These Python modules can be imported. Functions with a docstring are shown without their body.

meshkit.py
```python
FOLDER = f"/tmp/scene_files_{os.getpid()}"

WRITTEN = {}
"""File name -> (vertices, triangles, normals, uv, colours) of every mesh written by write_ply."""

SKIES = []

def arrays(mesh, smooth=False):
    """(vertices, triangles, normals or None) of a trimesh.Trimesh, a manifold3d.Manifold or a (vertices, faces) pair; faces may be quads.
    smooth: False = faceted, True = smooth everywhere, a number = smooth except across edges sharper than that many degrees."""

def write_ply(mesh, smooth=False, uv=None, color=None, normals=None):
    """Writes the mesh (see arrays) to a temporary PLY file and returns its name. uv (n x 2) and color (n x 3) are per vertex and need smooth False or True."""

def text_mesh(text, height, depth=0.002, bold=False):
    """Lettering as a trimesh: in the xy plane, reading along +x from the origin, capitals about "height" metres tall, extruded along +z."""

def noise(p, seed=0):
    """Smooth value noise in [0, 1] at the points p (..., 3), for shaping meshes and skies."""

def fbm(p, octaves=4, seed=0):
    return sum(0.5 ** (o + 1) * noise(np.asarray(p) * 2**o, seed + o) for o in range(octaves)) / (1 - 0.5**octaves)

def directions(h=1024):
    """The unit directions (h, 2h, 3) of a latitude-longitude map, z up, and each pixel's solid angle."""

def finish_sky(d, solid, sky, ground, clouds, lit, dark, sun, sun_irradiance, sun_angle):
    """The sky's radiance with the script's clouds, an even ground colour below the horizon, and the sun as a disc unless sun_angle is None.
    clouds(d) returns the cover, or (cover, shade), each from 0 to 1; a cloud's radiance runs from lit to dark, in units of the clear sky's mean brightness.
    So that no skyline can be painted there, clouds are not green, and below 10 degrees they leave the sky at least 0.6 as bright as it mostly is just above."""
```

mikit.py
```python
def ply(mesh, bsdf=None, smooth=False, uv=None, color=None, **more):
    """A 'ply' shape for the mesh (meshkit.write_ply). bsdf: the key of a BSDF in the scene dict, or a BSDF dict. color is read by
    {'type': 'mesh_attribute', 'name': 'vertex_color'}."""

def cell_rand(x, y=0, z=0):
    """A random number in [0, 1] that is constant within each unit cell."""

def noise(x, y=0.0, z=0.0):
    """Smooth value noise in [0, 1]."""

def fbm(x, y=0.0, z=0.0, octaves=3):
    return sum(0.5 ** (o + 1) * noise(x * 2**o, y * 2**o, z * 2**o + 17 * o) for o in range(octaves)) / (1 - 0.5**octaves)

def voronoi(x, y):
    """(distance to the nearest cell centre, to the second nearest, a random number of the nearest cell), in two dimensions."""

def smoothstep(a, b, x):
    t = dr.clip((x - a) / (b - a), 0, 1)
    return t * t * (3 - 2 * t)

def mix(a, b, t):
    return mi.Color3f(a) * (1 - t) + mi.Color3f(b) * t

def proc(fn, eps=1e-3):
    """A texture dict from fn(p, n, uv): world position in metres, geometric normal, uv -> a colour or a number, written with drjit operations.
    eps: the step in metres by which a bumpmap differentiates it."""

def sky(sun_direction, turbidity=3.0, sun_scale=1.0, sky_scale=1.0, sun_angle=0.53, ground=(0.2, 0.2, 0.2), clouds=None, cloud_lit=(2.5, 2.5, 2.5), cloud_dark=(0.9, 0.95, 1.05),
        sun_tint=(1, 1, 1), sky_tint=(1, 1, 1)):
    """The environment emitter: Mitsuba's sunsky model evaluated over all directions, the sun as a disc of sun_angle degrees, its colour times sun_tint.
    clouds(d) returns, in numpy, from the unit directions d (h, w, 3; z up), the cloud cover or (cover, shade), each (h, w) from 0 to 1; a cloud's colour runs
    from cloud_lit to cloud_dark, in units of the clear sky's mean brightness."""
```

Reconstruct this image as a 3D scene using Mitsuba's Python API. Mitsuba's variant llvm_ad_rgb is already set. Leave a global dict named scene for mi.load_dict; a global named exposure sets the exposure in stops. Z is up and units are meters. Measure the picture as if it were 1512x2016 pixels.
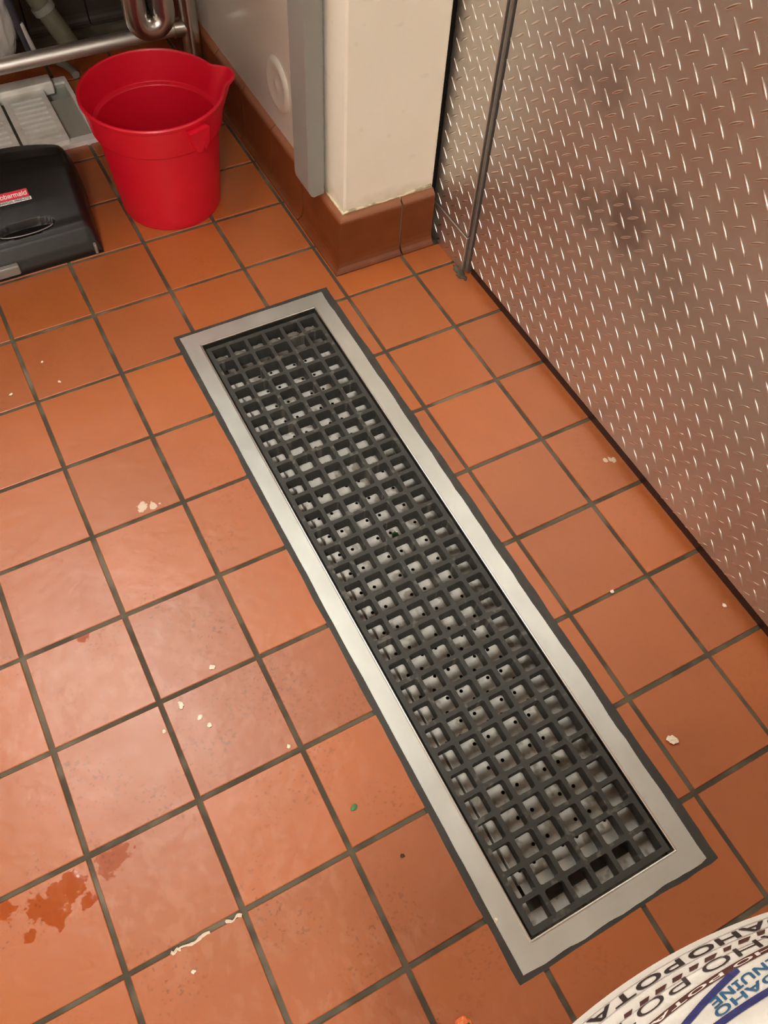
import math, random
import numpy as np, trimesh, mitsuba as mi, drjit as dr
import manifold3d as m3
from shapely.geometry import Polygon, Point, box as sbox
from shapely import union_all, affinity
import mikit, meshkit
from mikit import ply, proc, noise, fbm, cell_rand, smoothstep, mix

random.seed(7); np.random.seed(7)
T = mi.ScalarTransform4f
scene, labels = {'type': 'scene'}, {}

# ------------------------------------------------------------------ camera, lights, exposure
exposure = 0.08
CAM = np.array([-0.27393, -1.29147, 1.21525])
WV = np.array([2.52578709, -0.61170070, 0.24467161])
_t = np.linalg.norm(WV); _k = WV / _t
_K = np.array([[0, -_k[2], _k[1]], [_k[2], 0, -_k[0]], [-_k[1], _k[0], 0]])
RM = np.eye(3) + math.sin(_t) * _K + (1 - math.cos(_t)) * _K @ _K      # rows: right, down, forward
cam = np.eye(4); cam[:3, 0] = -RM[0]; cam[:3, 1] = -RM[1]; cam[:3, 2] = RM[2]; cam[:3, 3] = CAM
scene['camera'] = {'type': 'perspective', 'fov': 2 * math.degrees(math.atan(756 / 1645.77)), 'fov_axis': 'x',
                   'near_clip': 0.02, 'far_clip': 30.0, 'to_world': T(cam.tolist())}
CEIL = 2.72
LAMPS = [((-0.56, 0.38), (0.60, 1.20), 18.0, 'recessed ceiling light panel above the sink'),
         ((-1.20, -2.95), (0.60, 1.20), 33.0, 'recessed ceiling light panel behind the camera')]
LAMP_TINT = np.array([1.0, 0.985, 0.915])

# ------------------------------------------------------------------ helpers
def tag(key, label=None, cat=None, group=None, kind=None):
    d = labels.setdefault(key, {})
    for k, v in (('label', label), ('category', cat), ('group', group), ('kind', kind)):
        if v: d[k] = v

def numbered(key):
    if key not in scene and key not in labels and not any(k.startswith(key + '__') for k in scene): return key
    n = 1
    while True:
        k = f'{key}_{n:03d}'
        if k not in scene and k not in labels and not any(q.startswith(k + '__') for q in scene): return k
        n += 1

def put(key, mesh, mat, smooth=False, to=None, **kw):
    key = numbered(key)
    d = dict(mesh) if isinstance(mesh, dict) else ply(mesh, mat, smooth=smooth, **kw)
    if isinstance(mesh, dict) and mat: d['bsdf'] = {'type': 'ref', 'id': mat}
    if to is not None: d['to_world'] = to
    scene[key] = d
    return key

def box(x0, x1, y0, y1, z0, z1, r=0.0):
    """A box; r chamfers every edge."""
    c = []
    if r <= 0:
        b = trimesh.creation.box((x1 - x0, y1 - y0, z1 - z0)); b.apply_translation(((x0 + x1) / 2, (y0 + y1) / 2, (z0 + z1) / 2)); return b
    for sx in (0, 1):
        for sy in (0, 1):
            for sz in (0, 1):
                p = np.array([(x0, x1)[sx], (y0, y1)[sy], (z0, z1)[sz]]); s = np.array([1 - 2 * sx, 1 - 2 * sy, 1 - 2 * sz])
                for ax in range(3):
                    q = p.copy()
                    for o in range(3):
                        if o != ax: q[o] += s[o] * r
                    c.append(q)
    return hull(c)

def hull(pts):
    return man2tri(m3.Manifold.hull_points(np.asarray(pts, float)))

def man2tri(m):
    q = m.to_mesh(); return trimesh.Trimesh(q.vert_properties[:, :3], q.tri_verts, process=False)

def tri2man(t):
    t = t.copy(); t.merge_vertices()
    return m3.Manifold(m3.Mesh(np.asarray(t.vertices, np.float32), np.asarray(t.faces, np.uint32)))

def rbox(x0, x1, y0, y1, z0, z1, r, n=16):
    """A box with round edges: hull of eight spheres."""
    s = m3.Manifold.sphere(r, n); P = []
    for x in (x0 + r, x1 - r):
        for y in (y0 + r, y1 - r):
            for z in (z0 + r, z1 - r): P.append(s.translate((x, y, z)))
    return man2tri(m3.Manifold.batch_hull(P))

def cat(ms): return trimesh.util.concatenate(ms)

def extrude(poly, z0, z1):
    out = []
    for g in getattr(poly, 'geoms', [poly]):
        if g.is_empty or g.area < 1e-9: continue
        e = trimesh.creation.extrude_polygon(g, z1 - z0, engine='earcut'); e.apply_translation((0, 0, z0)); out.append(e)
    return cat(out)

def lathe(profile, n=64, fn=None):
    """Revolves (r, z) points about z; fn(angle, r, z) -> (r, z) may bend it."""
    a = np.arange(n) * 2 * math.pi / n; P = np.array(profile, float); k = len(P); v = []
    for ang in a:
        for r, z in P:
            if fn: r, z = fn(ang, r, z)
            v.append((r * math.cos(ang), r * math.sin(ang), z))
    f = []
    for i in range(n):
        j = (i + 1) % n
        for q in range(k - 1):
            A, B, C, D = i * k + q, j * k + q, j * k + q + 1, i * k + q + 1
            if P[q][0] > 1e-9: f.append((A, B, C))
            if P[q + 1][0] > 1e-9: f.append((A, C, D))
    t = trimesh.Trimesh(np.array(v), np.array(f), process=True); t.merge_vertices(); return t

def sweep(points, r, n=20, caps=True):
    """A round tube along a polyline; r a number or one per point."""
    p = np.asarray(points, float); t = np.gradient(p, axis=0); t /= np.linalg.norm(t, axis=1, keepdims=True)
    u = np.cross(t[0], [0.31, 0.2, 0.93]); u /= np.linalg.norm(u); v = []; r = np.broadcast_to(r, (len(p),))
    for i in range(len(p)):
        u = u - t[i] * (u @ t[i]); u /= np.linalg.norm(u); w = np.cross(t[i], u)
        for k in range(n):
            a = 2 * math.pi * k / n; v.append(p[i] + r[i] * (math.cos(a) * u + math.sin(a) * w))
    f = []
    for i in range(len(p) - 1):
        for k in range(n):
            a, b, c, d = i * n + k, i * n + (k + 1) % n, (i + 1) * n + (k + 1) % n, (i + 1) * n + k; f += [(a, b, c), (a, c, d)]
    if caps:
        v += [p[0], p[-1]]; m = len(v)
        for k in range(n):
            f.append((m - 2, (k + 1) % n, k)); f.append((m - 1, (len(p) - 1) * n + k, (len(p) - 1) * n + (k + 1) % n))
    return trimesh.Trimesh(np.array(v), np.array(f), process=False)

def bez(*c, n=12):
    c = [np.array(q, float) for q in c]; out = []
    for t in np.linspace(0, 1, n):
        q = c
        while len(q) > 1: q = [a * (1 - t) + b * t for a, b in zip(q[:-1], q[1:])]
        out.append(q[0])
    return out

# ------------------------------------------------------------------ materials
def rgb(r, g, b): return {'type': 'rgb', 'value': [float(r), float(g), float(b)]}
def two(b): return {'type': 'twosided', 'b': b}
def prin(color, rough=0.5, metallic=0.0, spec=0.5, **kw):
    d = {'type': 'principled', 'base_color': rgb(*color) if isinstance(color, (tuple, list)) else color,
         'roughness': rough if isinstance(rough, dict) else float(rough), 'metallic': float(metallic)}
    if metallic < 1: d['specular'] = float(spec)
    d.update(kw); return d
def mat(key, b, twosided=True):
    scene['mat_' + key] = two(b) if twosided else b

PITCH = 0.1585
GX0, GY0 = 0.0, 0.0                      # a joint crossing of the floor's tile grid
STAINS = [(-0.452, -0.972, .020), (-0.435, -0.968, .016), (-0.525, -0.983, .024), (-0.503, -0.975, .020), (-0.55, -0.985, .020), (-0.535, -1.002, .018),
          (-0.590, -0.966, .016), (-0.3836, -0.6423, .010), (-0.570, -1.01, .010), (-0.49, -1.005, .012)]
SMEARS = [(-0.222, -0.455, .011), (-0.206, -0.463, .011), (0.566, -0.731, .010), (0.553, -0.727, .006)]

def spots(p, lst, wob):
    m = mi.Float(0)
    n = fbm(p.x * 130, p.y * 130, 3.0, octaves=3) - 0.5
    for x, y, r in lst:
        d = dr.sqrt(dr.square(p.x - x) + dr.square(p.y - y)) / r
        m = dr.maximum(m, 1 - smoothstep(0.75, 1.0, d + n * wob))
    return m

def tile_color(p, n, uv):
    i, j = dr.floor((p.x - GX0) / PITCH), dr.floor((p.y - GY0) / PITCH)
    r1, r2 = cell_rand(i, j, 3), cell_rand(i, j, 9)
    c = mix((0.36, 0.094, 0.021), (0.325, 0.090, 0.026), r1) * (0.92 + 0.16 * r2)
    big = fbm(p.x * 9, p.y * 9, r1 * 30)
    c = c * (0.91 + 0.18 * big)
    pores = smoothstep(0.60, 0.74, fbm(p.x * 230, p.y * 230, r1 * 11)) * smoothstep(0.35, 0.75, fbm(p.x * 14, p.y * 14, 5.0))
    pores = pores * (0.25 + 0.75 * smoothstep(0.05, -0.2, p.x) * smoothstep(-0.4, -0.7, p.y))
    c = mix(c, c * 0.36, pores * 0.55)
    worn = smoothstep(0.46, 0.74, fbm(p.x * 95 + 3 * fbm(p.x * 20, p.y * 20, 1.0), p.y * 55, 8.0, octaves=4)) * smoothstep(0.35, 0.65, fbm(p.x * 8, p.y * 8, 4.0)) * smoothstep(0.1, -0.2, p.x) * smoothstep(-0.45, -0.75, p.y)
    c = mix(c, (0.50, 0.26, 0.16), worn * 0.15)
    wet = spots(p, STAINS, 1.3)
    c = mix(c, c * mi.Color3f(0.85, 0.55, 0.38), wet * 0.9)
    dry = spots(p, SMEARS, 1.6)
    return mix(c, (0.62, 0.50, 0.36), dry * 0.8)

def tile_rough(p, n, uv):
    r = 0.34 + 0.09 * fbm(p.x * 25, p.y * 25, 2.0)
    r = r + (0.10 - r) * spots(p, STAINS[2:7] + STAINS[8:], 1.3)
    return r + (0.60 - r) * spots(p, STAINS[:2] + STAINS[7:8], 1.3)

def tile_bump(p, n, uv):
    return fbm(p.x * 60, p.y * 60, 1.0, octaves=3)

mat('tile', {'type': 'bumpmap', 'arbitrary': proc(tile_bump, eps=8e-4), 'scale': 0.0004,
             'b': prin(proc(tile_color), proc(tile_rough), spec=0.72)})

def grout_color(p, n, uv):
    f = fbm(p.x * 28, p.y * 28, 4.0)
    g = mix((0.060, 0.048, 0.033), (0.105, 0.088, 0.062), smoothstep(0.35, 0.7, f))
    dust = smoothstep(0.62, 0.8, fbm(p.x * 11, p.y * 11, 1.0))
    g = mix(g, (0.22, 0.18, 0.13), dust * 0.5)
    # floor further off than the tiles that are built one by one
    far = mi.Float(0); far = dr.select((p.x < -1.42) | (p.y < -2.06), mi.Float(1), far)
    fx = dr.abs((p.x - GX0) / PITCH - dr.floor((p.x - GX0) / PITCH) - 0.5); fy = dr.abs((p.y - GY0) / PITCH - dr.floor((p.y - GY0) / PITCH) - 0.5)
    tl = dr.select(dr.maximum(fx, fy) < 0.477, far, mi.Float(0))
    return mix(g, (0.40, 0.11, 0.034), tl)
mat('grout', prin(proc(grout_color), 0.75, spec=0.3))

def sealant_color(p, n, uv):
    return mix((0.026, 0.025, 0.022), (0.050, 0.046, 0.040), fbm(p.x * 45, p.y * 45, 7.0))
mat('sealant', prin(proc(sealant_color), 0.6, spec=0.4))

def base_tile_color(p, n, uv):
    f = fbm(p.x * 22, p.y * 22, p.z * 22)
    c = mix((0.11, 0.025, 0.006), (0.17, 0.042, 0.010), f)
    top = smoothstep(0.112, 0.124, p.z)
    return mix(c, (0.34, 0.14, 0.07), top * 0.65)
mat('base_tile', prin(proc(base_tile_color), 0.42, spec=0.5))

def paint_color(p, n, uv):
    c = mix((0.80, 0.775, 0.66), (0.86, 0.835, 0.73), fbm(p.x * 9, p.y * 9, p.z * 6))
    sp = smoothstep(0.80, 0.86, noise(p.x * 70, p.y * 70, p.z * 70)) * smoothstep(0.5, 0.65, noise(p.x * 13, p.y * 13, p.z * 13))
    c = mix(c, (0.50, 0.45, 0.36), sp * 0.14)
    low = smoothstep(0.175, 0.13, p.z + 0.03 * fbm(p.x * 40, p.y * 40, p.z * 40))
    return mix(c, (0.42, 0.37, 0.24), low * 0.55)
mat('paint', prin(proc(paint_color), 0.38, spec=0.5))
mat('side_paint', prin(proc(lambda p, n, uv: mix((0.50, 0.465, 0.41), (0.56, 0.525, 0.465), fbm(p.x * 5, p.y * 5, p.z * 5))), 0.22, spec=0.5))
mat('caulk', prin(proc(lambda p, n, uv: mix((0.70, 0.62, 0.44), (0.34, 0.30, 0.19), smoothstep(0.4, 0.65, fbm(p.x * 60, p.y * 60, p.z * 60)))), 0.4, spec=0.5))
mat('grey_guard', prin((0.235, 0.235, 0.215), 0.4, spec=0.45))
mat('room_wall', prin((0.66, 0.62, 0.54), 0.6))
mat('room_ceiling', prin((0.74, 0.72, 0.67), 0.8))

def plate_color(p, n, uv):
    c = mix((0.64, 0.61, 0.575), (0.74, 0.71, 0.67), fbm(p.y * 6, p.z * 6, 2.0))
    g = mi.Float(0)
    for y, z, r, k in ((-0.560, 0.405, 0.072, 0.85), (-0.49, 0.365, 0.055, 0.55), (-0.62, 0.465, 0.045, 0.45), (-0.4485, 0.548, 0.055, 0.5), (-0.385, 0.53, 0.04, .35), (-0.665, 0.36, 0.09, 0.25)):
        d = dr.sqrt(dr.square(p.y - y) + dr.square(p.z - z)) / r
        g = dr.maximum(g, k * (1 - smoothstep(0.25, 1.1, d + 0.6 * (fbm(p.y * 40, p.z * 40, 5.0) - 0.5))))
    return mix(c, (0.20, 0.185, 0.17), g * 0.7)  # darker grey blotches at set spots of the plate
def plate_rough(p, n, uv):
    return 0.42 + 0.12 * fbm(p.y * 18, p.z * 18, 6.0)
mat('plate', prin(proc(plate_color), proc(plate_rough), metallic=1.0))
mat('lug', prin((0.80, 0.77, 0.73), 0.24, metallic=1.0))
mat('trim_metal', prin((0.20, 0.19, 0.18), 0.4, metallic=0.6))
mat('dark_gap', prin((0.006, 0.005, 0.0045), 0.8, spec=0.1)); mat('brace', prin((0.88, 0.87, 0.83), 0.46, metallic=1.0))  # the near-black one paints in the shade of gaps and the slot
mat('sweep', prin((0.022, 0.008, 0.006), 0.45))

def steel_color(p, n, uv):
    return mix((0.60, 0.615, 0.575), (0.69, 0.70, 0.66), fbm(p.x * 30, p.y * 14, p.z * 30))
mat('steel_frame', prin(proc(steel_color), proc(lambda p, n, uv: 0.33 + 0.12 * fbm(p.x * 22, p.y * 22, 3.0)), metallic=0.85))
def pan_color(p, n, uv):
    c = mix((0.66, 0.63, 0.57), (0.78, 0.745, 0.68), fbm(p.x * 20, p.y * 20, p.z * 20))
    d = smoothstep(0.58, 0.76, fbm(p.x * 50, p.y * 50, 9.0))
    return mix(c, (0.20, 0.16, 0.10), d * 0.7)
mat('pan', prin(proc(pan_color), 0.5, metallic=0.35))
def trough_color(p, n, uv):
    d = smoothstep(0.4, 0.7, fbm(p.x * 35, p.y * 35, p.z * 35))
    return mix((0.16, 0.15, 0.13), (0.05, 0.04, 0.03), d)
mat('trough', prin(proc(trough_color), 0.5, metallic=0.3))
def grate_color(p, n, uv):
    c = mix((0.030, 0.031, 0.027), (0.043, 0.043, 0.038), fbm(p.x * 30, p.y * 30, 3.0))
    return mix(c, (0.13, 0.12, 0.10), smoothstep(0.66, 0.8, fbm(p.x * 90, p.y * 90, 6.0)) * 0.6)
mat('grate', prin(proc(grate_color), 0.55, spec=0.35))
mat('muck', prin((0.17, 0.155, 0.125), 0.35, spec=0.6))

mat('red_plastic', prin(proc(lambda p, n, uv: mix((0.55, 0.004, 0.020), (0.61, 0.008, 0.027), fbm(p.x * 20, p.y * 20, p.z * 20))), 0.36, spec=0.5))
mat('black_plastic', prin((0.006, 0.006, 0.0055), 0.38, spec=0.55))
mat('label_red', prin((0.66, 0.02, 0.05), 0.3)); mat('label_white', prin((0.75, 0.74, 0.72), 0.35)); mat('label_black', prin((0.02, 0.02, 0.02), 0.35))
mat('clear_grey', prin((0.20, 0.19, 0.17), 0.18, spec=0.7))
mat('chrome', prin((0.66, 0.65, 0.63), 0.27, metallic=1.0)); mat('bright_edge', prin((0.86, 0.86, 0.83), 0.22, metallic=1.0))
mat('brushed', prin((0.66, 0.645, 0.61), 0.24, metallic=1.0))
mat('grey_pipe', prin((0.20, 0.20, 0.18), 0.25, spec=0.6))
mat('dusty_pipe', prin((0.105, 0.10, 0.07), 0.5))
def white_pvc(p, n, uv):
    d = smoothstep(0.45, 0.75, fbm(p.x * 24, p.y * 24, p.z * 24))
    return mix((0.88, 0.87, 0.83), (0.50, 0.46, 0.37), d * 0.4)
mat('white_pvc', prin(proc(white_pvc), 0.35))
mat('sink_grey', prin((0.38, 0.375, 0.33), 0.45))
mat('dark_wall', prin((0.030, 0.019, 0.013), 0.6))  # colour darkened to carry the deep shade under the sink
mat('film', prin((0.42, 0.41, 0.40), 0.25, spec=0.6)); mat('film_dark', prin((0.03, 0.03, 0.045), 0.35))
mat('sack', prin(proc(lambda p, n, uv: mix((0.80, 0.75, 0.68), (0.86, 0.82, 0.76), fbm(p.x * 12, p.y * 12, p.z * 12))), 0.40, spec=0.4))
mat('ink_black', prin((0.035, 0.024, 0.022), 0.45)); mat('ink_brown', prin((0.085, 0.028, 0.022), 0.45))
mat('ink_blue', prin((0.030, 0.033, 0.16), 0.45)); mat('ink_teal', prin((0.03, 0.115, 0.24), 0.45)); mat('ink_grey', prin((0.40, 0.37, 0.36), 0.45))
mat('crumb', prin((0.80, 0.70, 0.56), 0.3, spec=0.6)); mat('caulk_crust', prin((0.58, 0.47, 0.36), 0.5)); mat('dark_crumb', prin((0.05, 0.02, 0.015), 0.6))
mat('yellow_bit', prin((0.75, 0.52, 0.02), 0.4)); mat('orange_bit', prin((0.85, 0.20, 0.06), 0.35)); mat('green_bit', prin((0.05, 0.16, 0.05), 0.4))

# ------------------------------------------------------------------ dimensions of the place
DR = dict(x0=-0.0305, x1=0.2745, y0=-1.3455, y1=-0.1195)           # outer edge of the drain's steel frame
OP = dict(x0=-0.0005, x1=0.2425, y0=-1.3175, y1=-0.1540)           # its opening
FS = dict(x0=-0.285, x1=0.026, y0=0.541, y1=0.812)                 # floor sink
XD = 0.577                                                        # face of the cooler door
XW, YW = 0.352, -0.065                                            # the white wall's side face and end face
YB = 1.05                                                         # back wall

# ------------------------------------------------------------------ structure: floor and its tiles
slab = m3.Manifold.cube((3.2, 4.9, 0.16)).translate((-2.4, -3.6, -0.1625))
slab -= m3.Manifold.cube((OP['x1'] - OP['x0'] + .012, OP['y1'] - OP['y0'] + .012, 0.11)).translate((OP['x0'] - .006, OP['y0'] - .006, -0.09))
slab -= m3.Manifold.cube((FS['x1'] - FS['x0'] - .01, FS['y1'] - FS['y0'] - .01, 0.2)).translate((FS['x0'] + .005, FS['y0'] + .005, -0.10))
put('floor', man2tri(slab), 'mat_grout')
tag('floor', 'red-brown quarry tile floor with dark grout joints', kind='structure')

rs = np.random.RandomState(3)
def wob_line(a, b, n, amp, seed):
    t = np.linspace(0, 1, n)[:, None]; P = np.array(a) * (1 - t) + np.array(b) * t
    d = np.array(b, float) - np.array(a, float); nrm = np.array([-d[1], d[0]]) / np.linalg.norm(d)
    w = (meshkit.fbm(np.c_[t * np.linalg.norm(d) * 22, np.full((n, 2), seed)], 3) - .5) * 2 * amp
    w[0] = w[-1] = 0
    return [tuple(q) for q in P + nrm * w[:, None]]
ox0, ox1, oy0, oy1 = -0.0405, 0.2900, -1.3530, -0.1110
outer = (wob_line((ox0, oy1), (ox0, oy0), 60, .0016, 1)[:-1] + wob_line((ox0, oy0), (ox1, oy0), 24, .0022, 2)[:-1]
         + wob_line((ox1, oy0), (ox1, oy1), 60, .0022, 3)[:-1] + wob_line((ox1, oy1), (ox0, oy1), 24, .0016, 4)[:-1])
seal_outer = Polygon(outer).buffer(0)
TS, CH = 0.1512, 0.0010
h = TS / 2
full_tile = hull([(sx * (h - e), sy * (h - e), z) for sx in (-1, 1) for sy in (-1, 1) for e, z in ((0, -.0125), (0, -CH), (CH, 0.0))])
full_ply = ply(full_tile, 'mat_tile')
wall_foot = sbox(0.333, -0.093, 0.62, 1.4)
cut = union_all([seal_outer, wall_foot, sbox(FS['x0'], FS['y0'], FS['x1'], FS['y1'])])
edge_right = sbox(0.588, -3, 1, 2)
ROW = {0: .011, -1: .003, -2: -.003}                                   # joints that run off the even grid
def row(j): return j * PITCH + (ROW.get(j, 0) if j < 1 else .013)
for i in range(-9, 4):
    for j in range(-13, 7):
        ya, yb = row(j), row(j + 1); cx, cy = (i + .5) * PITCH, (ya + yb) / 2; sy_ = (yb - ya - (PITCH - TS)) / TS
        sq = sbox(cx - h, cy - h * sy_, cx + h, cy + h * sy_)
        if cy + h > YB - 0.01: continue
        rest = sq.difference(cut).difference(edge_right)
        if rest.area < 2e-4: continue
        dz = float(rs.uniform(-.0004, .0003)); rx, ry = rs.uniform(-.0018, .0018, 2)
        to = T().translate([cx + rs.uniform(-.0006, .0006), cy + rs.uniform(-.0006, .0006), dz]).rotate([1, 0, 0], math.degrees(rx)).rotate([0, 0, 1], float(rs.uniform(-.25, .25))).scale([1, sy_, 1])
        if rest.area > sq.area - 1e-7:
            put('floor__tile', full_ply, None, to=to)
        else:
            t = tri2man(full_tile).scale((1, sy_, 1)).translate((cx, cy, dz))
            k = tri2man(extrude(rest.simplify(.0002), -.03, .01))
            r = t ^ k
            if r.num_tri() > 3: put('floor__tile', man2tri(r), 'mat_tile')
# sealant bed between tiles and drain frame
seal_in = sbox(OP['x0'] - .005, OP['y0'] - .005, OP['x1'] + .005, OP['y1'] + .005)
put('floor__sealant', extrude(seal_outer.buffer(.0015).difference(seal_in), -.006, -.0003), 'mat_sealant')
tag('floor__sealant', 'dark sealant joint around the drain frame')
def frame_edge():
    """The frame's outer edge with sealant lapping over it unevenly."""
    o = (wob_line((DR['x0'], DR['y1']), (DR['x0'], DR['y0']), 50, .0009, 11)[:-1] + wob_line((DR['x0'], DR['y0']), (DR['x1'], DR['y0']), 30, .0038, 15)[:-1]
         + wob_line((DR['x1'], DR['y0']), (DR['x1'], DR['y1']), 60, .0024, 13)[:-1] + wob_line((DR['x1'], DR['y1']), (DR['x0'], DR['y1']), 24, .0009, 14)[:-1])
    return Polygon(o).buffer(0)

# ------------------------------------------------------------------ structure: white wall end, side wall, back wall, room
put('wall_right', cat([box(XW, 0.5555, YW, 1.25, 0.0, CEIL, .004)]), 'mat_paint')
tag('wall_right', 'white painted wall end standing between sink and steel door', kind='structure')
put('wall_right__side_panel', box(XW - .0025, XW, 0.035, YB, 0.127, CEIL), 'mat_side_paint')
tag('wall_right__side_panel', 'glossy off-white panel on the side facing the bucket')
# caulk line on top of the base
cv, cr_ = [], []
for k in range(60):
    n_ = float(meshkit.fbm(np.array([[k * .16, 3.0, 0.0]]), 3)[0]); cv.append((XW - .004 + (0.553 - XW) * k / 59, YW - .0008, 0.1265 + .006 * n_ + .003 * k / 59)); cr_.append(.0012 + .0042 * max(n_ - .25, 0))
put('wall_right__caulk', sweep(cv, cr_, 8), 'mat_caulk', True)
tag('wall_right__caulk', 'yellowed uneven caulk bead along the top of the base tiles')
put('wall_right__caulk', sweep([(XW - .002, YW - .002 + t * .11, 0.128 + .002 * math.sin(t * 40)) for t in np.linspace(0, 1, 14)], .0026, 8), 'mat_caulk', True)

def base_profile():
    """Section of a cove base tile: (out from the wall, height)."""
    P = [(0, 0), (0.0275, 0), (0.0275, 0.0030), (0.0225, 0.0055), (0.0175, 0.010), (0.0145, 0.017), (0.0130, 0.028)]
    return P + [(0.0130, 0.113), (0.0120, 0.1165), (0.0095, 0.1200), (0.0, 0.1275)]
BP = base_profile()
def base_run(a, b, nrm, m0=0, m1=0, grow=0):
    """A base tile from a to b (plan points on the wall line), facing nrm; m0, m1 mitre its ends (+1 outer corner, -1 inner)."""
    a, b, nrm = (np.array(q, float) for q in (a, b, nrm)); d = (b - a) / np.linalg.norm(b - a); v = []
    for q, s, m in ((a, -1, m0), (b, 1, m1)):
        for o, z in BP:
            w = q + nrm * o + d * s * m * o; v.append((w[0], w[1], z))
    n = len(BP); f = []
    for i in range(n):
        j = (i + 1) % n; f += [(i, j, n + j), (i, n + j, n + i)]
    cap = trimesh.creation.triangulate_polygon(Polygon(BP), engine='earcut')
    for tri in cap[1]:
        P3 = [int(np.argmin(np.linalg.norm(np.array(BP) - cap[0][k], axis=1))) for k in tri]; f += [P3[::-1], [n + k for k in P3]]
    t = trimesh.Trimesh(np.array(v), np.array(f), process=False); t.fix_normals(); return t
bb = 'baseboard_right'
tag(bb, 'red-brown cove base tiles around the foot of the white wall end', kind='structure')
WL = XW - .004 + .001
for k, (x0, x1, m0) in enumerate([(XW - .0025, 0.4765, 1), (0.4800, 0.5550, 0)]):
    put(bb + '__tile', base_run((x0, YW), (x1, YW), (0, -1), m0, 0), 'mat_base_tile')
ys = [YW] + [0.02 + .0795 + k * PITCH for k in range(7)]
for k in range(len(ys) - 1):
    y0, y1 = ys[k] + (0 if k == 0 else .0017), min(ys[k + 1] - .0017, YB)
    if y1 - y0 < .01: continue
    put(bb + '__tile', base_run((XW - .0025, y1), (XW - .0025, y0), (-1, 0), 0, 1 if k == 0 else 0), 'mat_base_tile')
put(bb + '__joint', cat([box(0.4755, 0.4810, YW - .0118, YW, .004, .115)] + [box(XW - .0143, XW - .002, y - .003, y + .003, .004, .115) for y in ys[1:] if y < YB]), 'mat_grout')

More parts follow.
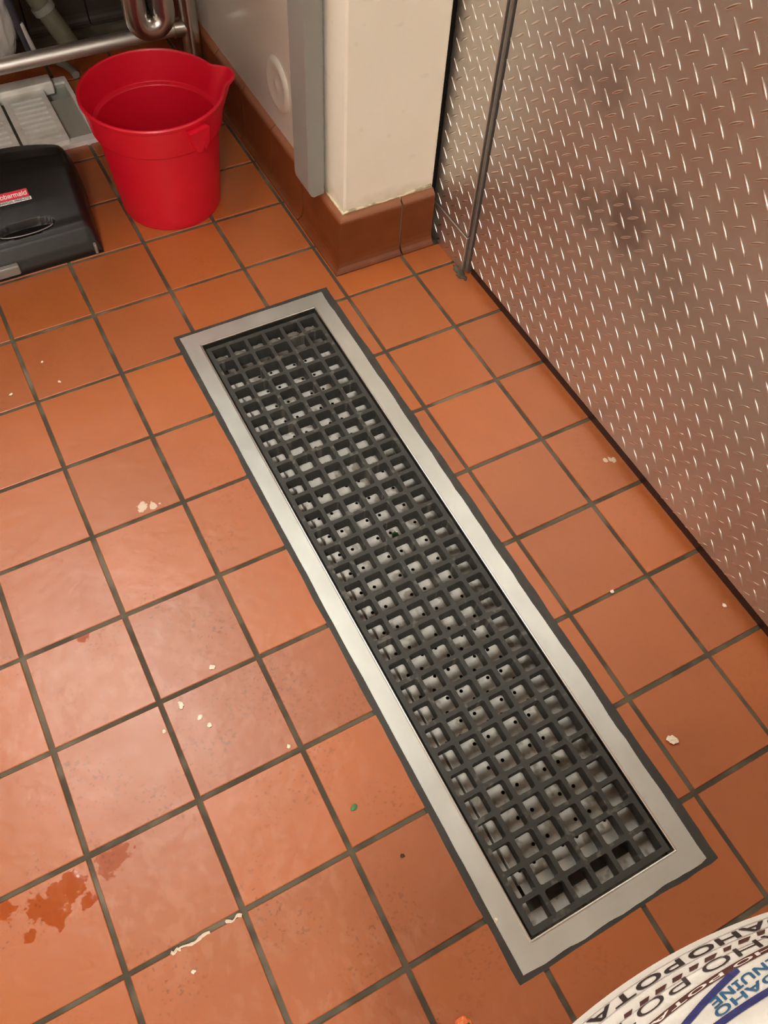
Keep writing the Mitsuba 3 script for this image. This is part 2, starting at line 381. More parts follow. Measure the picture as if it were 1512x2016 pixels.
put('wall_back', box(-2.4, XW + .05, YB, YB + .1, 0, CEIL), 'mat_dark_wall'); tag('wall_back', 'wall behind the sink with the shade there put into its colour', kind='structure')
tag('baseboard_back', 'cove base tiles behind the sink, coloured dark for the shade there', kind='structure')
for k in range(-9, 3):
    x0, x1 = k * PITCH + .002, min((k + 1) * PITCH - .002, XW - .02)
    if x1 > x0 + .01: put('baseboard_back__tile', base_run((x0, YB), (x1, YB), (0, -1)), 'mat_dark_wall')  # base tiles take the same darkened colour, for the shade back there
put('wall_left', box(-2.5, -2.4, -3.7, YB + .1, 0, CEIL), 'mat_room_wall'); tag('wall_left', 'pale wall on the far left of the kitchen', kind='structure')
put('wall_front', box(-2.5, 0.80, -3.7, -3.6, 0, CEIL), 'mat_room_wall'); tag('wall_front', 'pale wall behind the camera', kind='structure')
put('ceiling', box(-2.5, 0.80, -3.7, YB + .2, CEIL, CEIL + .1), 'mat_room_ceiling'); tag('ceiling', 'white kitchen ceiling', kind='structure')

# ------------------------------------------------------------------ cooler door of diamond plate
PA, PB = np.array([0.0345, -0.0008]), np.array([0.0002, 0.0353]); P0 = np.array([-0.9343, 0.2959])
def lug_mesh(ang, L=0.0275, W=0.0046, H=0.0018):
    """One raised lug in (a, b, height): a lens outline, ridged, blended into the plate."""
    n = 10; v = []; f = []
    for k in range(n + 1):
        s = -1 + 2 * k / n; w = W / 2 * max(1 - abs(s) ** 2.2, 0.02) ** .8; hh = H * max(1 - abs(s) ** 3, 0) ** .7
        for q, e in ((-1, -.0002), (-.80, .62), (-.45, .90), (0, 1.0), (.45, .90), (.80, .62), (1, -.0002)):
            v.append((s * L / 2, q * w, hh * e if e > 0 else e))
    for k in range(n):
        for q in range(6):
            a, b = k * 7 + q, (k + 1) * 7 + q; f += [(a, b, b + 1), (a, b + 1, a + 1)]
    v = np.array(v); c, s = math.cos(ang), math.sin(ang)
    return np.c_[v[:, 0] * c - v[:, 1] * s, v[:, 0] * s + v[:, 1] * c, v[:, 2]], np.array(f)
LV, LH = lug_mesh(math.radians(41.5)), lug_mesh(math.radians(180 - 38.5), W=0.0048, H=0.0014)
def lugs(y0, y1, z0, z1, x, clip=True):
    V, F, n = [], [], 0
    for i in range(-80, 80):
        for j in range(-40, 80):
            for off, (v, f) in ((0, LV), (.5, LH)):
                c = P0 + (i + off) * PA + (j + off) * PB
                if not (y0 + .004 < c[0] < y1 - .004 and z0 + .004 < c[1] < z1 - .004): continue
                yy, zz = v[:, 0] + c[0], v[:, 1] + c[1]
                if clip:
                    inside = (yy > y0 + .001) & (yy < y1 - .001) & (zz > z0 + .001) & (zz < z1 - .001)
                    f_ = f[inside[f].all(1)]
                else: f_ = f
                if not len(f_): continue
                V.append(np.c_[x - v[:, 2], yy, zz]); F.append(f_[:, ::-1] + n); n += len(v)
    t = trimesh.Trimesh(np.vstack(V), np.vstack(F), process=False); return t
DB = 0.0250                                                          # bottom edge of the door leaf
door = 'door_1'
tag(door, 'walk-in cooler door of steel diamond tread plate at the right', kind='structure')
put(door + '__leaf', box(XD, XD + .06, -2.30, -0.2045, DB, 2.05, .0012), 'mat_plate'); tag(door + '__leaf', 'flat steel of the door with darker blotches')
put(door + '__raised_lugs', lugs(-1.45, -0.2045, DB, 0.95, XD), 'mat_lug', True); tag(door + '__raised_lugs', 'raised diamond tread lugs in a crossing pattern', kind='stuff')
put(door + '__sweep', box(XD + .006, XD + .05, -2.30, -0.2045, 0.0005, DB), 'mat_sweep'); tag(door + '__sweep', 'dark rubber sweep under the door leaf')
tr = 'trim_1'
XJ = 0.570
tag(tr, 'diamond plate door jamb between the white wall and the door', kind='structure')
JY0, JY1, KZ = -0.1885, -0.0530, 0.0870
put(tr + '__jamb_plate', box(XJ, XJ + .07, JY0, JY1, KZ + .0012, 2.2, .0008), 'mat_plate')
put(tr + '__jamb_lugs', lugs(JY0, JY1, KZ + .001, 0.90, XJ), 'mat_lug', True); tag(tr + '__jamb_lugs', 'raised tread lugs of the jamb', kind='stuff')
put(tr + '__kick_plate', box(XJ - .0022, XJ + .05, JY0 - .0006, JY1 - .002, 0.0, KZ - .0010, .0012), 'mat_plate'); tag(tr + '__kick_plate', 'separate kick plate at the foot of the jamb')
put(tr + '__kick_lugs', lugs(JY0, JY1, 0.002, KZ - .002, XJ - .0022), 'mat_lug', True); tag(tr + '__kick_lugs', 'raised tread lugs of the kick plate', kind='stuff')
put(tr + '__gasket', box(XJ + .003, XJ + .06, -0.2002, -0.1912, 0.003, 2.2, .002), 'mat_trim_metal'); tag(tr + '__gasket', 'narrow dark grey gasket strip beside the door')
put(tr + '__backing', box(XJ + .02, XJ + .12, -0.215, -0.03, 0.0, 2.25), 'mat_dark_gap')
put(tr + '__gap_shade_strip', box(0.5550, XJ - .0005, JY1 + .001, JY1 + .03, 0.0, 2.2), 'mat_dark_gap'); tag(tr + '__gap_shade_strip', 'black strip painted for the shade in the gap between jamb and wall')  # solid black strip painting the shade of the open gap
put('wall_cooler', cat([box(XD + .07, XD + .16, -3.6, 1.25, 0, CEIL), box(XD + .02, XD + .07, -3.6, -2.31, 0, CEIL), box(XD + .02, XD + .07, -2.31, -.03, 2.26, CEIL)]), 'mat_room_wall')
tag('wall_cooler', 'cooler wall that holds the steel door', kind='structure')
# old dirt in the corner at the foot of the jamb
dv = []
for k in range(9): dv.append((XJ - .008 + .003 * math.sin(k * 2), -0.165 - .0065 * k, 0.0012))
dm = sweep(dv, [.002, .004, .005, .006, .008, .010, .008, .005, .002], 10); dm.vertices[:, 2] = np.maximum(dm.vertices[:, 2] * .45, 0) + .0006; put(tr + '__dirt', dm, 'mat_grout', True); tag(tr + '__dirt', 'grey-brown dirt lump at the foot of the jamb')

# grey vertical guard on the wall
gz = 0.1265
gp = [(0.3085, gz + .022), (0.3105, gz + .012), (0.3145, gz + .004), (0.321, gz), (0.3465, gz + .004), (XW - .0025, gz + .010), (XW - .0025, 2.0), (0.3085, 2.0)]
g2 = m3.Manifold.extrude(m3.CrossSection([gp]), 0.064).rotate((90, 0, 0)).translate((0, 0.0695, 0))
g2 -= m3.Manifold.cube((0.02, 0.1, 3)).translate((0.3425, -0.045, gz - .01))
put('wall_guard', man2tri(g2), 'mat_grey_guard'); put('wall_guard__inner_flange', box(0.3425, XW - .0025, 0.016, 0.050, gz + .012, 2.0), 'mat_grey_guard')
tag('wall_guard', 'grey vertical guard strip with rounded lower end on the white wall', 'wall guard')
# round bumper disc
dp = [(0.0, 0.0060), (0.006, 0.0056), (0.010, 0.0046), (0.016, 0.0040), (0.028, 0.0042), (0.037, 0.0056), (0.043, 0.0068), (0.0475, 0.0064), (0.0515, 0.0046), (0.0545, 0.0015), (0.0550, 0.0)]
ds = lathe(dp[::-1], 56)
ds.apply_transform(trimesh.transformations.rotation_matrix(-math.pi / 2, (0, 1, 0)))
ds.apply_translation((XW - .0025, 0.230, 0.231))
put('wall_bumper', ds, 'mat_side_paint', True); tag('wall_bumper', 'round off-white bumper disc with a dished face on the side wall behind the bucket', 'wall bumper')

# ------------------------------------------------------------------ trench drain
td = 'trench_drain'
tag(td, 'long stainless steel trench drain frame set into the tiled floor', 'drain')
op = sbox(OP['x0'], OP['y0'], OP['x1'], OP['y1'])
put(td + '__frame', extrude(frame_edge().difference(op), -.004, .0009), 'mat_steel_frame'); tag(td + '__frame', 'flat brushed steel rim')
lipo, lipi = sbox(OP['x0'] - .0005, OP['y0'] - .0005, OP['x1'] + .0005, OP['y1'] + .0005), sbox(OP['x0'] + .0014, OP['y0'] + .0014, OP['x1'] - .0014, OP['y1'] - .0014)
put(td + '__lip', extrude(lipo.difference(lipi), -.026, .0006), 'mat_brushed'); tag(td + '__lip', 'folded inner edge')
bd = [(OP['x0'], OP['y0'], .0006), (OP['x1'], OP['y0'], .0006), (OP['x1'], OP['y1'], .0006), (OP['x0'], OP['y1'], .0006)]
put(td + '__bead', cat([sweep([np.array(bd[k]), (np.array(bd[k]) + np.array(bd[(k + 1) % 4])) / 2, np.array(bd[(k + 1) % 4])], .0019, 12) for k in range(4)]), 'mat_bright_edge', 50); tag(td + '__bead', 'bright rounded inner edge of the rim')
tw = [box(OP['x0'] - .002, OP['x1'] + .002, OP['y0'] - .002, OP['y1'] + .002, -.084, -.080),
      box(OP['x0'] - .002, OP['x0'], OP['y0'], OP['y1'], -.082, -.010), box(OP['x1'], OP['x1'] + .002, OP['y0'], OP['y1'], -.082, -.010),
      box(OP['x0'], OP['x1'], OP['y0'] - .002, OP['y0'], -.082, -.010), box(OP['x0'], OP['x1'], OP['y1'], OP['y1'] + .002, -.082, -.010)]
put(td + '__trough', cat(tw), 'mat_trough')
put(td + '__ledge', cat([box(OP['x0'], OP['x0'] + .030, OP['y0'], OP['y1'], -.047, -.044), box(OP['x1'] - .030, OP['x1'], OP['y0'], OP['y1'], -.047, -.044),
                         box(OP['x0'], OP['x1'], OP['y0'], OP['y0'] + .0295, -.041, -.0385), box(OP['x0'], OP['x1'], OP['y1'] - .040, OP['y1'], -.041, -.0385)]), 'mat_pan')
tag(td + '__ledge', 'steel ledge that carries the pan')
# perforated pan, lifts out
px0, px1, py0, py1 = OP['x0'] + .0335, OP['x1'] - .0335, OP['y0'] + .0665, OP['y1'] - .043
holes = []
for j in range(60):
    for i in range(12):
        x, y = px0 + .014 + i * .0250 + (.0125 if j % 2 else 0), py0 + .016 + j * .0205
        if x < px1 - .008 and y < py1 - .010: holes.append(Point(x, y).buffer(.0029, 8))
pan_poly = sbox(px0, py0, px1, py1).difference(union_all(holes))
put('strainer_pan__bottom', extrude(pan_poly, -.0545, -.0530), 'mat_pan'); tag('strainer_pan__bottom', 'steel sheet with rows of small round holes')
rim = [box(px0 - .0012, px0, py0, py1, -.0545, -.038), box(px1, px1 + .0012, py0, py1, -.0545, -.038), box(px0, px1, py0 - .0012, py0, -.0545, -.041), box(px0, px1, py1, py1 + .0012, -.0545, -.041)]
put('strainer_pan__rim', cat(rim), 'mat_pan'); put('strainer_pan__end_lip', box(px0, px1, py0 - .0175, py0 - .0005, -.0385, -.0368), 'mat_steel_frame'); tag('strainer_pan__end_lip', 'bright lip at the near end of the pan'); tag('strainer_pan', 'perforated steel strainer pan lying in the trench drain under the dark grate', 'pan')
# grate, lifts out
gx0, gx1, gy0, gy1 = 0.0045, 0.2375, -1.3130, -0.1655
NX, NY, RW, BW = 6, 30, 0.0085, 0.0072
cxs = np.linspace(gx0 + RW / 2, gx1 - RW / 2, NX + 1); cys = np.linspace(gy1 - RW / 2, gy0 + RW / 2, NY + 1)
cells = []
for i in range(NX):
    for j in range(NY):
        a, b = cxs[i] + (RW if i == 0 else BW) / 2, cxs[i + 1] - (RW if i == NX - 1 else BW) / 2
        c, d = cys[j + 1] + (RW if j == NY - 1 else BW) / 2, cys[j] - (RW if j == 0 else BW) / 2
        cells.append(sbox(a + .0035, c + .0035, b - .0035, d - .0035).buffer(.0035, 3))
G = sbox(gx0, gy0, gx1, gy1).buffer(-.002).buffer(.002, 3).difference(union_all(cells))
rimp = sbox(gx0 - .001, gy0 - .001, gx1 + .001, gy1 + .001).difference(sbox(gx0 + RW, gy0 + RW, gx1 - RW, gy1 - RW))
put('floor_grate__rim', extrude(G.intersection(rimp), -.0265, -.0012), 'mat_grate')
inner = sbox(gx0 + RW, gy0 + RW, gx1 - RW, gy1 - RW)
longs = []
for i in range(1, NX):
    s = sbox(cxs[i] - BW / 2, gy0, cxs[i] + BW / 2, gy1).intersection(inner); longs.append(s)
    put('floor_grate__long_bar', extrude(s, -.0265, -.0014), 'mat_grate')
left = G.intersection(inner).difference(union_all(longs))
for j in range(1, NY):
    s = left.intersection(sbox(gx0, cys[j] - .0175, gx1, cys[j] + .0175))
    put('floor_grate__cross_bar', extrude(s, -.0265, -.0014), 'mat_grate')
tag('floor_grate', 'dark grey moulded grid grate lying in the steel drain frame', 'grate')
# greasy muck in the far end cells
muck = []
for i in range(NX):
    b = trimesh.creation.icosphere(2, 1.0); n = meshkit.fbm(b.vertices * 2.1 + i * 7, 3)[:, None]
    b.vertices = b.vertices * (0.55 + .7 * n) * np.array([.017, .015, .006 + .002 * (i % 3)]) + np.array([(cxs[i] + cxs[i + 1]) / 2, (cys[0] + cys[1]) / 2 - .002, -.0225]); muck.append(b)
put('grate_muck', cat(muck), 'mat_muck', True); tag('grate_muck', 'wet grey muck clogging the far end cells of the drain grate', 'muck', kind='stuff')

# ------------------------------------------------------------------ red bucket
BC = (0.1035, 0.2810)
SP = math.radians(-3.0)
def spout(a, r, z):
    d = (a - SP + math.pi) % (2 * math.pi) - math.pi
    k = math.exp(-abs(d / math.radians(12.0)) ** 3.2) * min(max((z - .185) / .065, 0), 1) ** 1.1
    return r + .0270 * k, z + .0005 * k
bp_ = [(0.0, 0.0035), (0.085, 0.0025), (0.092, 0.0), (0.1035, 0.0), (0.1055, 0.0035), (0.1215, 0.1760), (0.1222, 0.1800), (0.1290, 0.1835), (0.1305, 0.1870),
       (0.1375, 0.2390), (0.1400, 0.2405), (0.1420, 0.2435), (0.1422, 0.2475), (0.1405, 0.2500), (0.1375, 0.2500), (0.1352, 0.2470), (0.1280, 0.1925), (0.1265, 0.1895), (0.1205, 0.1870), (0.1188, 0.1840), (0.1030, 0.0080), (0.098, 0.0060), (0.0, 0.0060)]
bp_ = [(r, z * 1.016) for r, z in bp_]; bk = lathe(bp_, 120, spout); bk.apply_translation((*BC, 0.0))
put('bucket', bk, 'mat_red_plastic', 28); tag('bucket', 'red plastic utility bucket with a pouring spout, standing on the tiles beside the wall', 'bucket')
for s in (0, 1):
    a0 = math.radians(-74 + 180 * s); ear = []
    pts = [(-.021, .241), (.021, .241), (.019, .205), (.010, .194), (.0065, .203), (.0025, .193), (-.008, .196), (-.017, .219)]
    e = m3.Manifold.extrude(m3.CrossSection([[(x, z) for x, z in pts][::-1]]), .0175)
    e = man2tri(e); v = e.vertices.copy(); zz = v[:, 1]; rr = 0.1295 + (zz - .187) / .052 * .0075 + v[:, 2]; aa = a0 + v[:, 0] / .14
    e.vertices = np.c_[BC[0] + rr * np.cos(aa), BC[1] + rr * np.sin(aa), zz]; e.fix_normals()
    put('bucket__handle_ear', e, 'mat_red_plastic')

# ------------------------------------------------------------------ black hooded dustpan
def dustpan():
    ny, nx = 120, 150; ys_ = np.linspace(0, 1, ny)
    sec = [(0.178, 0.0), (0.178, 0.012), (0.186, 0.030), (0.200, 0.054), (0.210, 0.061), (0.225, 0.066), (0.27, 0.088), (0.315, 0.113), (0.338, 0.122), (0.362, 0.121), (0.388, 0.108), (0.402, 0.080), (0.405, 0.040), (0.405, 0.0)]
    s = np.array(sec); L = np.r_[0, np.cumsum(np.linalg.norm(np.diff(s, axis=0), axis=1))]; L /= L[-1]
    prof = np.c_[np.interp(ys_, L, s[:, 0]), np.interp(ys_, L, s[:, 1])]
    V = []
    us = np.linspace(-1, 1, nx)
    for y, z in prof:
        hw = 0.132 + .10 * (y - .178)
        for u in us:
            drop = max(abs(u) - .80, 0) / .20; e = math.sqrt(max(1 - drop ** 2.4, 0))
            pull = .035 * (max(abs(u) - .75, 0) / .25) ** 2 * max(0, (y - .30) / .10)
            bulge = .055 * (1 - u * u) * max(0, (y - .27) / .135)
            V.append((-0.215 + u * hw + .012 * (y - .178), y - pull * .4 + bulge, z * e))
    F = []
    for i in range(ny - 1):
        for k in range(nx - 1):
            a = i * nx + k; F += [(a, a + 1, a + nx + 1), (a, a + nx + 1, a + nx)]
    t = trimesh.Trimesh(np.array(V), np.array(F), process=False)
    b = t.vertices.copy()
    return t
dpan = dustpan()
def dp_z(x, y):
    d = np.hypot(dpan.vertices[:, 0] - x, dpan.vertices[:, 1] - y) + (dpan.vertices[:, 2] < .01) * 1.0
    k = np.argsort(d)[:4]; w = 1 / (d[k] + 1e-4); return float((dpan.vertices[k, 2] * w).sum() / w.sum())
# hand slot: a dent along the crease
v = dpan.vertices; sx = (v[:, 0] + 0.212) / 0.056; sy = (v[:, 1] - 0.2265) / 0.0140
v[:, 2] -= 0.017 * np.clip(1 - (sx ** 2 + sy ** 2), 0, 1) ** .30 * (v[:, 2] > .03)
dpan.vertices = v
put('dustpan', dpan, 'mat_black_plastic', True)
slot = []
for a in np.linspace(0, 2 * math.pi, 49)[:-1]:
    slot.append((-0.212 + .0535 * math.cos(a), .226 + .0105 * math.sin(a)))
put('dustpan__slot', extrude(Polygon(slot), .0520, .0585), 'mat_dark_gap'); tag('dustpan__slot', 'black oval patch painting the shade inside the hand slot')  # black plate in the dent, painted for the shade inside the slot
lipc = [(-0.212 + .055 * math.cos(a), .2265 - .0135 * math.sin(a), .0645 - .0018 * math.sin(a)) for a in np.linspace(math.pi * .90, math.pi * .10, 24)]
put('dustpan__slot_highlight', sweep(lipc, .0013, 8), 'mat_clear_grey', True); tag('dustpan__slot_highlight', 'grey line painting the highlight on the lower edge of the hand slot')  # paler tube drawn in for the highlight along the slot
tag('dustpan', 'black plastic hooded dustpan lying in front of the white floor sink', 'dustpan')
def on_hood(mesh, cx, cy, lift, yaw=-.02):
    """Lays a flat mesh (x right, y up the slope) on the hood."""
    m = mesh.copy(); v = m.vertices.copy(); c, s = math.cos(yaw), math.sin(yaw); sl = math.atan2(.025, .045)
    x, y = v[:, 0] * c - v[:, 1] * s, v[:, 0] * s + v[:, 1] * c
    z0 = .088 + (cy - .27) * math.tan(sl)
    m.vertices = np.c_[cx + x, cy + y * math.cos(sl) - v[:, 2] * math.sin(sl), z0 + y * math.sin(sl) + (v[:, 2] + lift) * math.cos(sl)]
    return m
def flat(x0, x1, y0, y1, t=.0006): return box(x0, x1, y0, y1, 0, t)
lx, ly = -0.2165, 0.2865
put('dustpan__label', on_hood(flat(-.036, .036, -.004, .0125), lx, ly, .0006), 'mat_label_red'); tag('dustpan__label', 'red brand label')
tx = meshkit.text_mesh('Rubbermaid', .0090, .0006, True); w_ = tx.bounds[1][0] - tx.bounds[0][0]; tx.vertices[:, 0] *= .066 / w_; tx.apply_translation((-.033 - tx.bounds[0][0], -.0002, .0005))
put('dustpan__label__lettering', on_hood(tx, lx, ly, .0006), 'mat_label_white')
put('dustpan__strip', on_hood(flat(-.036, .0385, -.0115, -.0048), lx, ly, .0006), 'mat_label_white'); tag('dustpan__strip', 'white label strip under the red one')
tx = meshkit.text_mesh('COMMERCIAL PRODUCTS', .0040, .0006, True); w_ = tx.bounds[1][0] - tx.bounds[0][0]; tx.vertices[:, 0] *= .070 / w_; tx.apply_translation((-.0345 - tx.bounds[0][0], -.0101, .0005))
put('dustpan__strip__lettering', on_hood(tx, lx, ly, .0006), 'mat_label_black')
put('dustpan__latch_tab', rbox(-0.302, -0.252, 0.1715, 0.186, 0.008, 0.030, .004), 'mat_clear_grey', True); tag('dustpan__latch_tab', 'grey clear plastic tab at the front')
put('dustpan__latch_tab', rbox(-0.1005, -0.0945, 0.1725, 0.184, 0.003, 0.026, .0028), 'mat_clear_grey', True); tag('dustpan__latch_tab_001', 'small grey tab at the right corner')

# ------------------------------------------------------------------ floor sink with half grates
fs = 'floor_sink'
tag(fs, 'white square floor sink sunk in the floor under the kitchen sink', 'floor sink')
R0, R1 = -.004, .010
so = sbox(FS['x0'], FS['y0'], FS['x1'], FS['y1']).buffer(-.006).buffer(.006, 4); si = sbox(FS['x0'] + .012, FS['y0'] + .022, FS['x1'] - .008, FS['y1'] - .022)
put(fs + '__rim', extrude(so.difference(si), R0, R1), 'mat_white_pvc')
put(fs + '__basin', cat([box(FS['x0'] + .008, FS['x1'] - .006, FS['y0'] + .018, FS['y1'] - .018, -.056, -.053)] +
    [box(FS['x0'] + .008, FS['x0'] + .012, FS['y0'] + .018, FS['y1'] - .018, -.055, .004), box(FS['x1'] - .010, FS['x1'] - .006, FS['y0'] + .018, FS['y1'] - .018, -.055, .004),
     box(FS['x0'] + .008, FS['x1'] - .006, FS['y0'] + .018, FS['y0'] + .022, -.055, .004), box(FS['x0'] + .008, FS['x1'] - .006, FS['y1'] - .022, FS['y1'] - .018, -.055, .004)]), 'mat_sink_grey')
put(fs + '__shelf', box(-.036, FS['x1'] - .009, .566, .735, -.006, .001), 'mat_sink_grey'); tag(fs + '__shelf', 'grey recessed shelf beside the slotted grate')
put(fs + '__back_ledge', rbox(FS['x0'] + .01, -.012, .765, .802, -.002, .030, .004), 'mat_white_pvc', True); tag(fs + '__back_ledge', 'raised white bar along the back edge')
def half_grate(key, x0, x1, label):
    y0, y1 = .549, .764; sl = [sbox(x0 + .012, y, x1 - .012, y + .0095).buffer(-.003).buffer(.003, 3) for y in np.linspace(y0 + .016, y1 - .040, 9)]
    p = sbox(x0, y0, x1, y1).buffer(-.004).buffer(.004, 3).difference(union_all(sl))
    k = put(key, extrude(p, .0105, .0175), 'mat_white_pvc'); tag(k, label, 'grate')
half_grate('drain_grate', -.1385, -.0385, 'white slotted plastic half grate lying on the right of the floor sink')
half_grate('drain_grate', -.2500, -.1455, 'white slotted half grate on the floor sink, cut off at the photo edge')

# ------------------------------------------------------------------ kitchen sink above
ks = 'kitchen_sink'
tag(ks, 'stainless steel kitchen sink on tubular legs against the back wall', 'sink')
LEGX, LEGY = 0.306, 0.640
bowl = m3.Manifold.cube((2.2, .86, .06)).translate((-1.86, .18, .88)) + m3.Manifold.cube((2.2, .62, .40)).translate((-1.86, .40, .54)) - m3.Manifold.cube((.62, .50, .39)).translate((-.34, .46, .56)) - m3.Manifold.cube((.62, .50, .39)).translate((-1.02, .46, .56)) - m3.Manifold.cube((.62, .50, .39)).translate((-1.70, .46, .56))
bowl -= m3.Manifold.cylinder(.2, .040).translate((.1665, .555, .45)); put(ks + '__bowl', man2tri(bowl), 'mat_brushed')
put(ks + '__splash', box(-1.86, .34, 1.015, 1.045, .94, 1.25), 'mat_brushed')
for x in (LEGX, -1.80):
    put(ks + '__leg', sweep([(x, LEGY, .004), (x, LEGY, .25), (x, LEGY, .55)], .0205, 24), 'mat_brushed', 40)
br = sweep([(-1.80, LEGY, .158), (0.0, LEGY, .158), (LEGX - .012, LEGY, .158)], .0165, 28)
put(ks + '__cross_brace', br, 'mat_brace', 40); tag(ks + '__cross_brace', 'shiny horizontal steel tube between the legs')
put(ks + '__brace_collar', sweep([(LEGX - .040, LEGY, .158), (LEGX - .018, LEGY, .158)], .0205, 24), 'mat_brushed', 40)
# trap
TY = 0.555
xa, xb, zb = 0.1665, 0.2270, 0.2200
arc = [(xa, TY, z) for z in (.545, .45, .36, .28, .252)] + [((xa + xb) / 2 + (xb - xa) / 2 * math.cos(a), TY, .246 + (xb - xa) / 2 * math.sin(a)) for a in np.linspace(math.pi, 2 * math.pi, 18)] + [(xb, TY, z) for z in (.252, .29, .33)] + bez((xb, TY, .35), (xb, TY, .40), (xb, TY + .06, .40), (xb, TY + .12, .40), n=8)
rr = .0250
put('drain_trap', sweep(arc, rr, 28), 'mat_chrome', True); tag('drain_trap', 'chrome U-shaped drain trap hanging under the sink behind the red bucket', 'drain trap')
nut = lathe([(rr, -.012), (rr + .006, -.012), (rr + .006, .012), (rr, .012)], 8); nut.apply_translation((xb, TY, .325)); put('drain_trap__slip_nut', nut, 'mat_chrome')
# waste pipe running down to the floor sink
pa, pb = np.array([-0.045, .80, .335]), np.array([0.052, .76, .105])
put('waste_pipe', sweep([pa + (pb - pa) * t for t in np.linspace(0, 1, 6)], .022, 20), 'mat_dusty_pipe', 40)
cpl = [pa + (pb - pa) * t for t in (.60, .66)]; put('waste_pipe__coupling', sweep(cpl, .0265, 20), 'mat_grey_pipe', 40)
tag('waste_pipe', 'dusty slanting waste pipe with a coupling in the dark behind the sink brace', 'pipe')
put('pipe_stub', sweep(bez((0.012, .885, .016), (0.040, .86, .016), (0.050, .83, .014), (0.052, .80, .012), n=10), .0095, 14), 'mat_grey_pipe', 40)
tag('pipe_stub', 'short grey pipe end on the floor behind the floor sink', 'pipe')
# crumpled film behind the brace
def crumple(cx, cy, cz, a, b, c, seed, k=3.0, amp=.5):
    s = trimesh.creation.icosphere(4, 1.0); n = meshkit.fbm(s.vertices * k + seed, 4); s.vertices = s.vertices * (1 - amp / 2 + amp * n)[:, None] * np.array([a, b, c]) + np.array([cx, cy, cz]); return s
put('plastic_bag', crumple(-.105, .735, .235, .050, .035, .130, 3), 'mat_film', 50)
st = [(-.066, .702, .30), (-.060, .700, .24), (-.055, .702, .19), (-.050, .705, .150), (-.046, .71, .128)]
put('plastic_bag__dark_fold', sweep(bez(*st, n=14), .008, 10), 'mat_film_dark', True); put('plastic_bag__white_fold', sweep(bez((-.050, .70, .205), (-.044, .70, .17), (-.038, .70, .14), (-.036, .70, .125), n=10), .0055, 10), 'mat_film', True)
tag('plastic_bag', 'crumpled grey plastic bag with a dark fold behind the sink brace', 'bag')

# ------------------------------------------------------------------ potato sack near the camera
SX, SY, SB, SE, SQ = -0.0395, -1.5347, 0.1645, 0.4345, 0.7            # centre, half width, height of its upper seam; print layout scale
def sack_half(u): return (SB - .82 * u * u) * np.clip(1 - np.clip((np.abs(u) - .238) / .0875, 0, 1) ** 4, 1e-3, 1) ** .5
def sack_high(u): return .084 * np.clip(1 - (np.abs(u) / .3255) ** 4, 0, 1) ** .6
def wrinkle(u, d):
    n = meshkit.fbm(np.stack([u * 16, d * 86, np.zeros_like(u) + 2.0], -1), 3) - .5
    return n * .0055 * np.clip((d - .003) / .02, 0, 1)
def sack_top(u, d, lift=0.0):
    """u along the sack, d inward from its upper seam nearest the drain (metres): a point of the upper side."""
    u, d = np.asarray(u, float), np.asarray(d, float); B = sack_half(u); t = 1 - d / B
    return np.stack([SX + u, SY + B * t, SE + sack_high(u) * (1 - t * t) + wrinkle(u, d) * sack_high(u) / .084 + lift], -1)
def sack_pt(u, d, lift=0.0): return sack_top(np.asarray(u) * SQ, np.asarray(d) * SQ, lift)
nu, nt, nb = 240, 200, 40
us = np.linspace(-.3252, .3252, nu); V = []
for u in us:
    B = float(sack_half(np.array(u))); tt = np.linspace(0, 1, nt); top = sack_top(np.full(nt, u), B * (1 - np.cos(math.pi * tt)))
    q = np.linspace(0, 1, nb)[1:]; w = B * (1 - .33 * q - .07 * np.sin(math.pi * q) - .2 * np.clip(q - .93, 0, 1) / .07); z = SE * (1 - q) + .002; xs = SX + u * (1 - .22 * q)
    down = np.stack([xs, SY - w, z], -1); up = np.stack([xs, SY + w, z], -1)[::-1]
    V.append(np.vstack([top, down, up]))
m_ = len(V[0]); V = np.vstack(V); F = []
for i in range(nu - 1):
    for k in range(m_):
        a, b = i * m_ + k, i * m_ + (k + 1) % m_; F += [(a, b, b + m_), (a, b + m_, a + m_)]
sk = trimesh.Trimesh(V, np.array(F), process=False); sk.fix_normals()
put('potato_sack', sk, 'mat_sack', 60); tag('potato_sack', 'white printed potato sack with blue and brown lettering in the bottom right corner', 'sack')
K = 8.0                                                                # d is stretched by K while outlines are cut up
def print_poly(pts, lift=.0009):
    """A filled outline given in (u, d)."""
    e = trimesh.creation.extrude_polygon(Polygon([(u, d * K) for u, d in pts]), .0003, engine='earcut'); v, f = trimesh.remesh.subdivide_to_size(e.vertices, e.faces, .010)
    return trimesh.Trimesh(sack_pt(v[:, 0], v[:, 1] / K, lift + v[:, 2]), f, process=False)
def stripe(u0, d0, u1, d1, w, lift=.0009):
    n = np.linspace(0, 1, 24); a = [(u0 + (u1 - u0) * t, d0 + (d1 - d0) * t - w / 2) for t in n]; b = [(q[0], q[1] + w) for q in a][::-1]; return print_poly(a + b, lift)
def word(text, u0, d0, high, width, bold=True, tilt=0.0, lift=.0009):
    """Lettering that runs toward -u, its feet at d0, its tops toward +d."""
    t = meshkit.text_mesh(text, 1.0, .0003, bold); t.vertices[:, 0] -= t.bounds[0][0]; sx = width / t.bounds[1][0]
    v, f = trimesh.remesh.subdivide_to_size(np.c_[t.vertices[:, 0] * sx, t.vertices[:, 1] * high * K, t.vertices[:, 2]], t.faces, .012)
    return trimesh.Trimesh(sack_pt(u0 - v[:, 0], d0 + v[:, 1] / K + tilt * v[:, 0], lift + v[:, 2]), f, process=False)
ink = 'potato_sack__'
